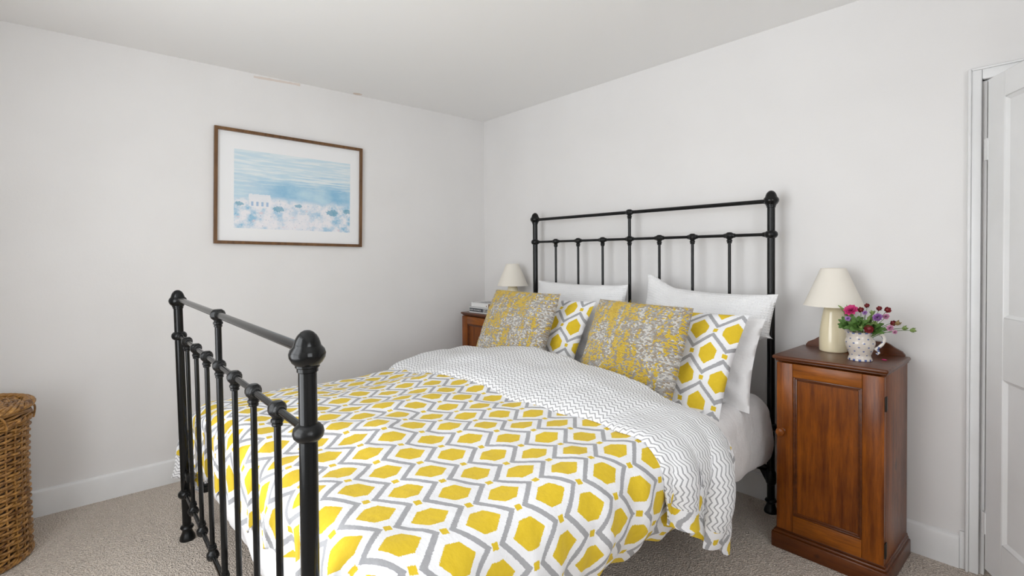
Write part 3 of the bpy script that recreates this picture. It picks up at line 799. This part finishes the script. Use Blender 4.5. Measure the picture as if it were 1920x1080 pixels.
# ---------------------------------------------------------------- table lamps
def make_lamp(loc, label):
    t = thing('table_lamp', label, 'lamp', loc, 'cream table lamps')
    MB().lathe([(.050, 0), (.0535, .003), (.0545, .010), (.0545, .05), (.0525, .09), (.049, .12), (.0445, .15), (.0395, .178), (.036, .192), (.033, .197), (.012, .199)], 40).build('lamp_base', 'cream_glaze', t)
    MB().lathe([(.011, .198), (.011, .222), (.014, .223), (.014, .262), (.009, .264)], 16).build('bulb_holder', 'brass', t)
    m = MB(); z0, z1, r0, r1, th = .203, .368, .1165, .049, .0015
    m.lathe([(r0, z0), (r1, z1), (r1 - th, z1), (r0 - th, z0), (r0, z0)], 48)
    sh = m.build('lamp_shade', 'cream_shade', t)
    MB().lathe([(r0 + .0012, z0), (r0 - .001, z0 + .005), (r0 - .003, z0 + .005), (r0 - .003, z0), (r0 + .0012, z0)], 48).build('shade_binding', 'cream_shade', sh)
    MB().lathe([(r1 + .002, z1 - .004), (r1 + .0008, z1 + .0005), (r1 - .002, z1 + .0005), (r1 - .001, z1 - .004), (r1 + .002, z1 - .004)], 48).build('shade_binding', 'cream_shade', sh)
    # ring and spokes that carry the shade on the bulb holder
    m = MB().tube([(.016 * math.cos(a), .016 * math.sin(a), .262) for a in [2 * PI * k / 16 for k in range(16)]], .0015, 6, closed=True)
    for k in range(3):
        a = 2 * PI * k / 3; m.tube([(.016 * math.cos(a), .016 * math.sin(a), .262), (.048 * math.cos(a), .048 * math.sin(a), .362)], .0012, 6)
    m.build('shade_carrier', 'brass', t, weld=False)
    return t
lampR = make_lamp((2.664, -.128, .832), 'cream table lamp standing beside the jug of flowers')
lampL = copy_tree(lampR); lampL.location = (.505, -.128, .832)
tag(lampL, 'cream table lamp behind the tweed cushion nearest the books', 'lamp', 'cream table lamps')

# ---------------------------------------------------------------- books
def make_book(name, label, loc, rz, w, d, h, cover, text=None):
    """spine faces local -y; w along the spine"""
    t = thing(name, label, 'book', loc, 'books on the cabinet'); t.rotation_euler.z = rz
    th = .003
    m = MB().box((0, 0, 0), (w, d, th), .001, 1).box((0, 0, h - th), (w, d, h), .001, 1).box((0, 0, 0), (w, th, h), .001, 1)
    m.build('cover', cover, t, weld=False)
    MB().box((.003, th, th), (w - .003, d - .003, h - th)).build('pages', 'book_pages', t)
    return t
def text_mesh(name, body, size, mat):
    cu = bpy.data.curves.new(name, 'FONT'); cu.body = body; cu.size = size; cu.extrude = .0002; cu.align_x = 'LEFT'
    o = bpy.data.objects.new(name, cu); COL.objects.link(o)
    dg = bpy.context.evaluated_depsgraph_get(); me = bpy.data.meshes.new_from_object(o.evaluated_get(dg))
    bpy.data.objects.remove(o); bpy.data.curves.remove(cu); me.name = name; me.materials.clear(); me.materials.append(MATS[mat]); return me
b1 = make_book('book', 'thick book with a dark lettered spine, lower of the two books', (.277, -.372, .832), R_(3), .235, .155, .043, 'book_white')
MB().box((.004, -.0008, .009), (.226, .0005, .036)).build('spine_panel', 'book_navy', b1)
MB().box((.160, -.0013, .010), (.220, 0, .035)).build('spine_picture', 'print_photo', b1)
tm = text_mesh('spine_lettering', 'KEITH RICHARDS', .0168, 'print_ink_white')
o = obj('spine_lettering', tm, b1, (.009, -.0012, .0165)); o.rotation_euler.x = PI / 2; o.scale = (.98, 1, 1)
b2 = make_book('book', 'white book with a brown end, upper of the two books', (.287, -.360, .876), R_(-2), .215, .145, .034, 'book_white')
MB().box((.2135, .001, .002), (.2160, .142, .032)).build('end_band', 'book_brown', b2)
MB().box((.190, -.0008, .010), (.200, .0004, .020)).build('spine_mark', 'book_brown', b2)
MB().box((.05, .02, .0335), (.175, .125, .0346)).build('cover_picture', 'print_photo', b2)

# ---------------------------------------------------------------- flower jug
JO = Vector((2.800, -.262, .832))
jug = thing('flower_jug', 'small cream pottery jug with blue spots holding garden flowers', 'jug', JO)
def make_jug():
    prof = [(.038, 0), (.0425, .001), (.043, .006), (.040, .012), (.0375, .018), (.039, .026), (.044, .040), (.0495, .056), (.0525, .070), (.0515, .080), (.047, .089), (.044, .096), (.044, .102), (.0475, .112), (.0485, .115)]
    n = 48; P = []; UV = []
    def shape(r, z, a):
        k = sm((z - .085) / .03)
        d = math.cos(a - PI * 1.02)                      # spout points to -x
        sp = max(0, d) ** 8
        r2 = r * (1 + .30 * sp * k); z2 = z + .020 * sp * k + .004 * k * max(0, -d)
        flare = 1 + .05 * k * math.cos(9 * a) * .4 + .04 * (1 - sm(z / .014)) * math.cos(12 * a) * .5
        return Vector((r2 * flare * math.cos(a), r2 * flare * math.sin(a), z2))
    full = prof + [(.0455, .1155), (.042, .108), (.041, .098), (.044, .088), (.048, .075), (.045, .055), (.038, .03), (0, .02)]
    for i, (r, z) in enumerate(full):
        P.append([shape(r, z, 2 * PI * k / n) for k in range(n + 1)]); v = (z / .115) if i < len(prof) else .5
        UV.append([(k / n, min(v, 1) if i < len(prof) else .14) for k in range(n + 1)])
    m = MB().grid(P, UV); m.add([shape(.038, 0, 2 * PI * k / n) for k in range(n)], [tuple(range(n))])
    m.build('jug_body', 'spotted_glaze', jug, angle=50)
    ha = R_(10); c, s = math.cos(ha), math.sin(ha)
    def H3(r, z): return (r * c, r * s, z)
    pts = [H3(.045, .106), H3(.060, .112), H3(.074, .106), H3(.080, .092), H3(.075, .074), H3(.062, .058), H3(.049, .048)]
    q = []
    for i in range(len(pts) - 1):
        p0, p1, p2, p3 = [Vector(pts[max(0, min(len(pts) - 1, i + k))]) for k in (-1, 0, 1, 2)]
        for k in range(5):
            t = k / 5; q.append(.5 * ((2 * p1) + (p2 - p0) * t + (2 * p0 - 5 * p1 + 4 * p2 - p3) * t * t + (3 * p1 - p0 - 3 * p2 + p3) * t ** 3))
    q.append(Vector(pts[-1]))
    m = MB().tube(q, .0062, 10); m.tube([H3(.052, .052), H3(.060, .044), H3(.063, .036), H3(.058, .030), H3(.053, .034)], [.005, .005, .0045, .004, .003], 8)
    m.build('jug_handle', 'jug_glaze', jug, weld=False)
make_jug()

# ---------------------------------------------------------------- flowers, each stem a thing
def leaf_blade(m, base, tip, w, up, mi=0, fold=.25, n=6, lobes=0):
    base, tip, up = Vector(base), Vector(tip), Vector(up).normalized(); ax = tip - base; L = ax.length; d = ax.normalized(); sd = d.cross(up).normalized(); up = sd.cross(d)
    rows = []
    for i in range(n + 1):
        t = i / n; hw = w * math.sin(PI * min(1, t * .92 + .06)) ** .8 * (1 + (.35 * math.cos(t * PI * 2 * lobes) if lobes else 0))
        c = base + d * (L * t) + up * (L * .12 * math.sin(PI * t))
        rows.append([c - sd * hw + up * hw * fold, c, c + sd * hw + up * hw * fold])
    m.grid(rows, mi=mi)
    rows2 = [[q - up * .0006 for q in reversed(r)] for r in rows]
    m.grid(rows2, mi=mi)
def stem_pts(top, k=8, base=None):
    top = Vector(top); b = base or Vector((JO.x + (top.x - JO.x) * .12 + random.uniform(-.012, .012), JO.y + (top.y - JO.y) * .12 + random.uniform(-.012, .012), JO.z + .045))
    rim = Vector((JO.x + max(-.034, min(.034, (top.x - JO.x) * .45)), JO.y + max(-.03, min(.03, (top.y - JO.y) * .45)), JO.z + .118))
    out = []
    for i in range(k + 1):
        t = i / k; out.append((1 - t) ** 2 * b + 2 * t * (1 - t) * (rim + Vector((0, 0, .012))) + t * t * top)
    return out
def flower(name, label, top, kind, size, mat, leaves=1, face=(-.1, -.8, .5), group='garden flowers in the jug'):
    top = Vector(top); t = thing(name, label, 'flower', JO + Vector((0, 0, .05)), group); org = t.location
    sp = stem_pts(top)
    MB().tube(sp, [.0016 - .0007 * i / (len(sp) - 1) for i in range(len(sp))], 6).build('stem', 'leaf_green', t, org=org)
    f = Vector(face).normalized(); u = f.orthogonal().normalized(); v = f.cross(u); m = MB()
    if kind == 'round':          # full double bloom: rings of cupped petals
        for ring, (n, r, ln, op) in enumerate(((9, .2, 1., .15), (8, .15, .8, .5), (6, .1, .6, .9), (4, .05, .4, 1.3))):
            for k in range(n):
                a = 2 * PI * (k + ring * .5) / n + random.uniform(-.1, .1); d = u * math.cos(a) + v * math.sin(a)
                b = top + d * size * r; e = top + (d * math.cos(op) + f * math.sin(op)) * size * ln
                leaf_blade(m, b, e, size * .34, f + d * -.3, fold=.4, n=4)
    elif kind == 'pompom':       # scabious: many small florets on a dome
        for k in range(46):
            g = k * 2.39996; rr = math.sqrt((k + .5) / 46); d = u * math.cos(g) * rr + v * math.sin(g) * rr; nn = (d + f * (1.05 - rr * .7)).normalized()
            leaf_blade(m, top + nn * size * .35, top + nn * size * (1 + random.uniform(-.1, .12)), size * .17, f + d * .2, n=3)
    elif kind == 'bell':         # nodding small dark bloom: cup of five petals
        for k in range(6):
            a = 2 * PI * k / 6; d = u * math.cos(a) + v * math.sin(a)
            leaf_blade(m, top - f * size * .2, top + f * size * .6 + d * size * .75, size * .42, f * -1 + d, fold=.35, n=4)
        m.lathe([(0, -size * .45), (size * .4, -size * .2), (size * .5, size * .1), (size * .3, size * .45), (0, size * .55)], 10, Matrix.Translation(top))
    else:                        # bud
        m.lathe([(0, -size), (size * .55, -size * .5), (size * .7, 0), (size * .45, size * .6), (0, size)], 10, Matrix.Translation(top) @ f.to_track_quat('Z', 'Y').to_matrix().to_4x4())
        for k in range(5):
            a = 2 * PI * k / 5; d = u * math.cos(a) + v * math.sin(a); leaf_blade(m, top - f * size * .6, top + f * size * .8 + d * size * .9, size * .3, d, n=3)
    m.build('bloom', mat, t, org=org, weld=False, angle=60)
    if leaves:
        m = MB()
        for k in range(leaves):
            i = random.randint(4, 6); b = sp[i]; a = random.uniform(0, 2 * PI); e = b + Vector((math.cos(a) * .022, math.sin(a) * .022, random.uniform(.006, .018)))
            leaf_blade(m, b, e, .006, (0, 0, 1))
        m.build('leaf', 'leaf_green', t, org=org, weld=False)
    return t
yj = JO.y
flower('flower', 'full magenta bloom at the lamp side of the jug', (2.776, yj - .030, 1.034), 'round', .028, 'petal_magenta', 1, (-.1, -.75, .65))
flower('flower', 'small lilac bloom below the magenta flower', (2.771, yj - .048, 1.001), 'pompom', .012, 'petal_lilac', 0)
flower('flower', 'maroon flower rising highest behind the magenta bloom', (2.822, yj + .01, 1.053), 'bell', .0125, 'petal_maroon', 0)
flower('flower', 'maroon flower touching the magenta bloom', (2.808, yj - .02, 1.037), 'bell', .0150, 'petal_maroon', 1)
flower('flower', 'pale lilac flower under the two upper maroon blooms', (2.822, yj - .02, 1.026), 'pompom', .011, 'petal_lilac', 1)
flower('flower', 'maroon flower above the purple pompom bloom', (2.868, yj - .01, 1.046), 'bell', .0130, 'petal_maroon', 1)
flower('flower', 'maroon flower with orange edge above the pink bloom', (2.891, yj + .0, 1.042), 'bell', .0155, 'petal_maroon', 0, (.4, -.7, .3))
flower('flower', 'purple pompom bloom in the middle of the bunch', (2.868, yj - .03, 1.011), 'pompom', .0195, 'petal_purple', 1)
flower('flower', 'pink flower beside the purple pompom bloom', (2.891, yj - .012, 1.016), 'pompom', .014, 'petal_pink', 0)
flower('flower', 'maroon flower hanging out on a thin stem towards the door', (2.912, yj - .01, .996), 'bell', .0140, 'petal_maroon', 0, (.3, -.8, -.2))
flower('flower', 'large dark red flower low over the jug rim', (2.843, yj - .050, .968), 'bell', .0215, 'petal_maroon', 0, (.1, -.9, .1))
flower('flower', 'dusky pink flower low beside the jug handle', (2.908, yj - .03, .974), 'pompom', .014, 'petal_pink', 1)
flower('flower', 'small bright pink flower drooping below the dusky one', (2.923, yj - .03, .961), 'pompom', .0095, 'petal_pink', 0)
flower('flower_bud', 'brown bud next to the outlying maroon flower', (2.926, yj - .01, .995), 'bud', .012, 'bud_brown', 0, (.5, -.4, .5))
flower('flower_bud', 'green bud halfway along the longest stem side', (2.948, yj - .01, .978), 'bud', .011, 'leaf_light', 0, (.6, -.4, .4))
flower('flower_bud', 'green bud reaching furthest towards the door', (2.972, yj - .005, .972), 'bud', .0115, 'leaf_light', 0, (.8, -.3, .2))
flower('flower_bud', 'pale green seed head between the maroon and purple blooms', (2.846, yj - .02, 1.030), 'bud', .011, 'leaf_light', 1, (0, -.4, .9))
flower('flower_bud', 'pale green bud low in the middle foliage', (2.818, yj - .055, .972), 'bud', .010, 'leaf_light', 0, (0, -.8, .5))
def sprig(label, tips, mat='leaf_green', w=.010):
    t = thing('leaf_sprig', label, 'leaf sprig', JO + Vector((0, 0, .05)), 'leafy sprigs in the jug'); org = t.location
    c = sum((Vector(q) for q in tips), Vector()) / len(tips); sp = stem_pts(c.lerp(Vector((JO.x, JO.y, JO.z + .12)), .35))
    MB().tube(sp, .0014, 6).build('stem', 'leaf_green', t, org=org)
    for q in tips:
        m = MB(); leaf_blade(m, sp[-1].lerp(sp[-4], random.random()), q, w * random.uniform(.8, 1.2), (random.uniform(-.4, .4), -.7, .7), lobes=2, n=8)
        m.build('leaf', mat, t, org=org, weld=False)
sprig('dark leafy sprig spreading over the lamp side of the jug', [(2.728, yj - .03, .975), (2.735, yj - .045, .995), (2.742, yj - .02, 1.006), (2.752, yj - .05, .960), (2.745, yj - .06, .975), (2.755, yj - .04, 1.0), (2.738, yj - .05, .962), (2.760, yj - .055, .985)], w=.015)
sprig('upright pale sprig in front of the lamp base', [(2.727, yj - .02, 1.052), (2.735, yj - .01, 1.035), (2.757, yj - .02, 1.055), (2.762, yj + .0, 1.045)], 'leaf_light', .008)
sprig('dense dark foliage filling the jug mouth', [(2.775, yj - .06, .985), (2.79, yj - .05, 1.005), (2.80, yj - .065, .970), (2.815, yj - .05, .995), (2.83, yj - .06, .975), (2.785, yj - .07, .958), (2.76, yj - .06, .965), (2.805, yj - .03, 1.015), (2.84, yj - .045, 1.0), (2.795, yj - .06, .985), (2.825, yj - .07, .962), (2.815, yj - .02, 1.01), (2.78, yj - .04, 1.012), (2.85, yj - .05, .985)], w=.018)
sprig('broad green leaves hanging beside the jug handle', [(2.880, yj - .04, .985), (2.890, yj - .04, .955), (2.898, yj - .03, .970), (2.878, yj - .03, .965), (2.868, yj - .05, .962), (2.885, yj - .02, .99)], w=.014)
sprig('green leaves rising behind the purple pompom bloom', [(2.852, yj + .0, 1.036), (2.862, yj - .0, 1.02), (2.84, yj - .03, 1.01), (2.858, yj - .04, .99), (2.87, yj - .03, .985)], 'leaf_light', .009)
fp = MB().lathe([(0, 0), (.006, .0005), (.0085, .002), (.005, .004), (0, .0042)], 12).build('fallen_petal', 'petal_magenta'); fp.location = (2.868, -.20, .832); fp.scale = (1.2, .8, 1)
tag(fp, 'single fallen reddish petal lying on the cabinet top', 'petal')

# ---------------------------------------------------------------- framed picture
PC = Vector((0.0, -1.571, 1.688)); PW, PH = .918, .693
pic = thing('framed_picture', 'blue watercolour print in a thin brown wooden frame', 'picture', PC)
def make_picture():
    # local: y along the wall, z up, x out of the wall
    w, h, b, d = PW / 2, PH / 2, .018, .024
    for s in (-1, 1):
        MB().prism([(.003, s * w, -h), (.003, s * w, h), (.003, s * (w - b), h - b), (.003, s * (w - b), -h + b)], (d, 0, 0)).build('frame_bar', 'frame_wood', pic, angle=20)
        MB().prism([(.003, -w, s * h), (.003, w, s * h), (.003, w - b, s * (h - b)), (.003, -w + b, s * (h - b))], (d, 0, 0)).build('frame_bar', 'frame_wood', pic, angle=20)
    mo = MB().box((.006, -w + b - .002, -h + b - .002), (.010, w - b + .002, h - b + .002)).build('mount', 'mount_board', pic)
    y0, y1, z0, z1 = -w + .108, w - .084, -h + .098, h - .118
    m = MB().add([(.0105, y0, z0), (.0105, y1, z0), (.0105, y1, z1), (.0105, y0, z1), (.0095, y0, z0), (.0095, y1, z0), (.0095, y1, z1), (.0095, y0, z1)],
                 [(0, 1, 2, 3), (7, 6, 5, 4), (0, 4, 5, 1), (1, 5, 6, 2), (2, 6, 7, 3), (3, 7, 4, 0)], [(0, 0), (1, 0), (1, 1), (0, 1)] * 2)
    m.build('art_print', 'watercolour_print', mo)
    pic.rotation_euler.x = R_(-1.15)
make_picture()

# ---------------------------------------------------------------- wicker laundry basket
BC = Vector((.365, -3.030, 0)); BR = .205
basket = thing('laundry_basket', 'tall round woven wicker laundry basket with a lid', 'basket', BC)
def make_basket():
    def rad(z): return BR * interp(z, [(0, .99), (.06, 1.0), (.2, .985), (.4, .97), (.52, .985), (.60, 1.02), (.66, 1.04)])
    NS = 32
    m = MB()
    for k in range(NS):
        a = 2 * PI * k / NS; m.tube([(rad(z) * math.cos(a), rad(z) * math.sin(a), z) for z in [.015 + .585 * i / 10 for i in range(11)]], .0042, 6)
    m.build('stakes', 'wicker', basket, weld=False)['kind'] = 'stuff'
    m = MB(); zz = .024; row = 0
    while zz < .585:
        r = random.uniform(.0052, .0064); n = NS * 4; ph = random.uniform(0, 6)
        pts = []
        for i in range(n):
            a = 2 * PI * i / n; q = rad(zz) + .0062 * math.cos(NS / 2 * a + PI * row)
            pts.append((q * math.cos(a), q * math.sin(a), zz + .0025 * math.sin(3 * a + ph) + .0015 * math.sin(NS / 2 * a)))
        m.tube(pts, r, 6, closed=True); zz += random.uniform(.0122, .0140); row += 1
    m.build('weave', 'wicker', basket, weld=False)['kind'] = 'stuff'
    def braid(R, z, amp, r, name, par, turns=15):
        m = MB()
        for k in range(3):
            pts = []
            for i in range(150):
                a = 2 * PI * i / 150; f = turns * a + 2 * PI * k / 3
                pts.append(((R + amp * math.cos(f)) * math.cos(a), (R + amp * math.cos(f)) * math.sin(a), z + amp * .8 * math.sin(f)))
            m.tube(pts, r, 7, closed=True)
        o = m.build(name, 'wicker', par, weld=False); return o
    braid(BR * 1.0, .014, .007, .0062, 'base_braid', basket)
    braid(BR * 1.02, .592, .008, .0062, 'rim_braid', basket)
    MB().lathe([(0, .004), (BR * .95, .004), (BR * .96, .59), (BR * .945, .59), (BR * .93, .02), (0, .02)], 40).build('shade_liner', 'wicker_gap_shade', basket)  # dark shell added behind the weave as painted shade in its gaps
    # lid: rim band, woven disc
    lid = MB().lathe([(0, .640), (BR * .96, .632), (BR * .96, .638), (0, .646)], 40).build('lid', 'wicker_gap_shade', basket)  # dark disc, painted shade under the lid weave
    braid(BR * 1.045, .648, .010, .0080, 'lid_braid', lid, 13); braid(BR * .98, .655, .008, .0065, 'lid_braid', lid, 13)
    m = MB()
    for j in range(13):
        R = .018 + j * .0135; n = 96
        m.tube([((R) * math.cos(2 * PI * i / n), R * math.sin(2 * PI * i / n), .650 + .004 * math.cos(12 * 2 * PI * i / n + PI * j)) for i in range(n)], .0058, 6, closed=True)
    for k in range(24):
        a = 2 * PI * k / 24; m.tube([(.02 * math.cos(a), .02 * math.sin(a), .650), (.195 * math.cos(a), .195 * math.sin(a), .650)], .0038, 6)
    m.build('lid_weave', 'wicker', lid, weld=False)['kind'] = 'stuff'
    m = MB()
    for k in range(4): m.tube([((BR * 1.03 + .004 * math.sin(a * 9 + k)) * math.cos(a), (BR * 1.03 + .004 * math.sin(a * 9 + k)) * math.sin(a), .604 + k * .011 + .003 * math.sin(5 * a + 2 * k)) for a in [2 * PI * i / 120 for i in range(120)]], .0058, 6, closed=True)
    m.build('lid_band', 'wicker', lid, weld=False)
    for a in (R_(38), R_(88)):
        c, s = math.cos(a), math.sin(a); t = Vector((-s, c, 0)); pts = []
        for i in range(10):
            f = PI * i / 9; R = BR * 1.045 + .006 + .007 * math.sin(f); pts.append(Vector((R * c, R * s, .575 + .065 * math.sin(f * .5))) + t * (.016 * math.cos(f)))
        MB().tube(pts, .0042, 7).build('fastening_loop', 'wicker', basket)
make_basket()
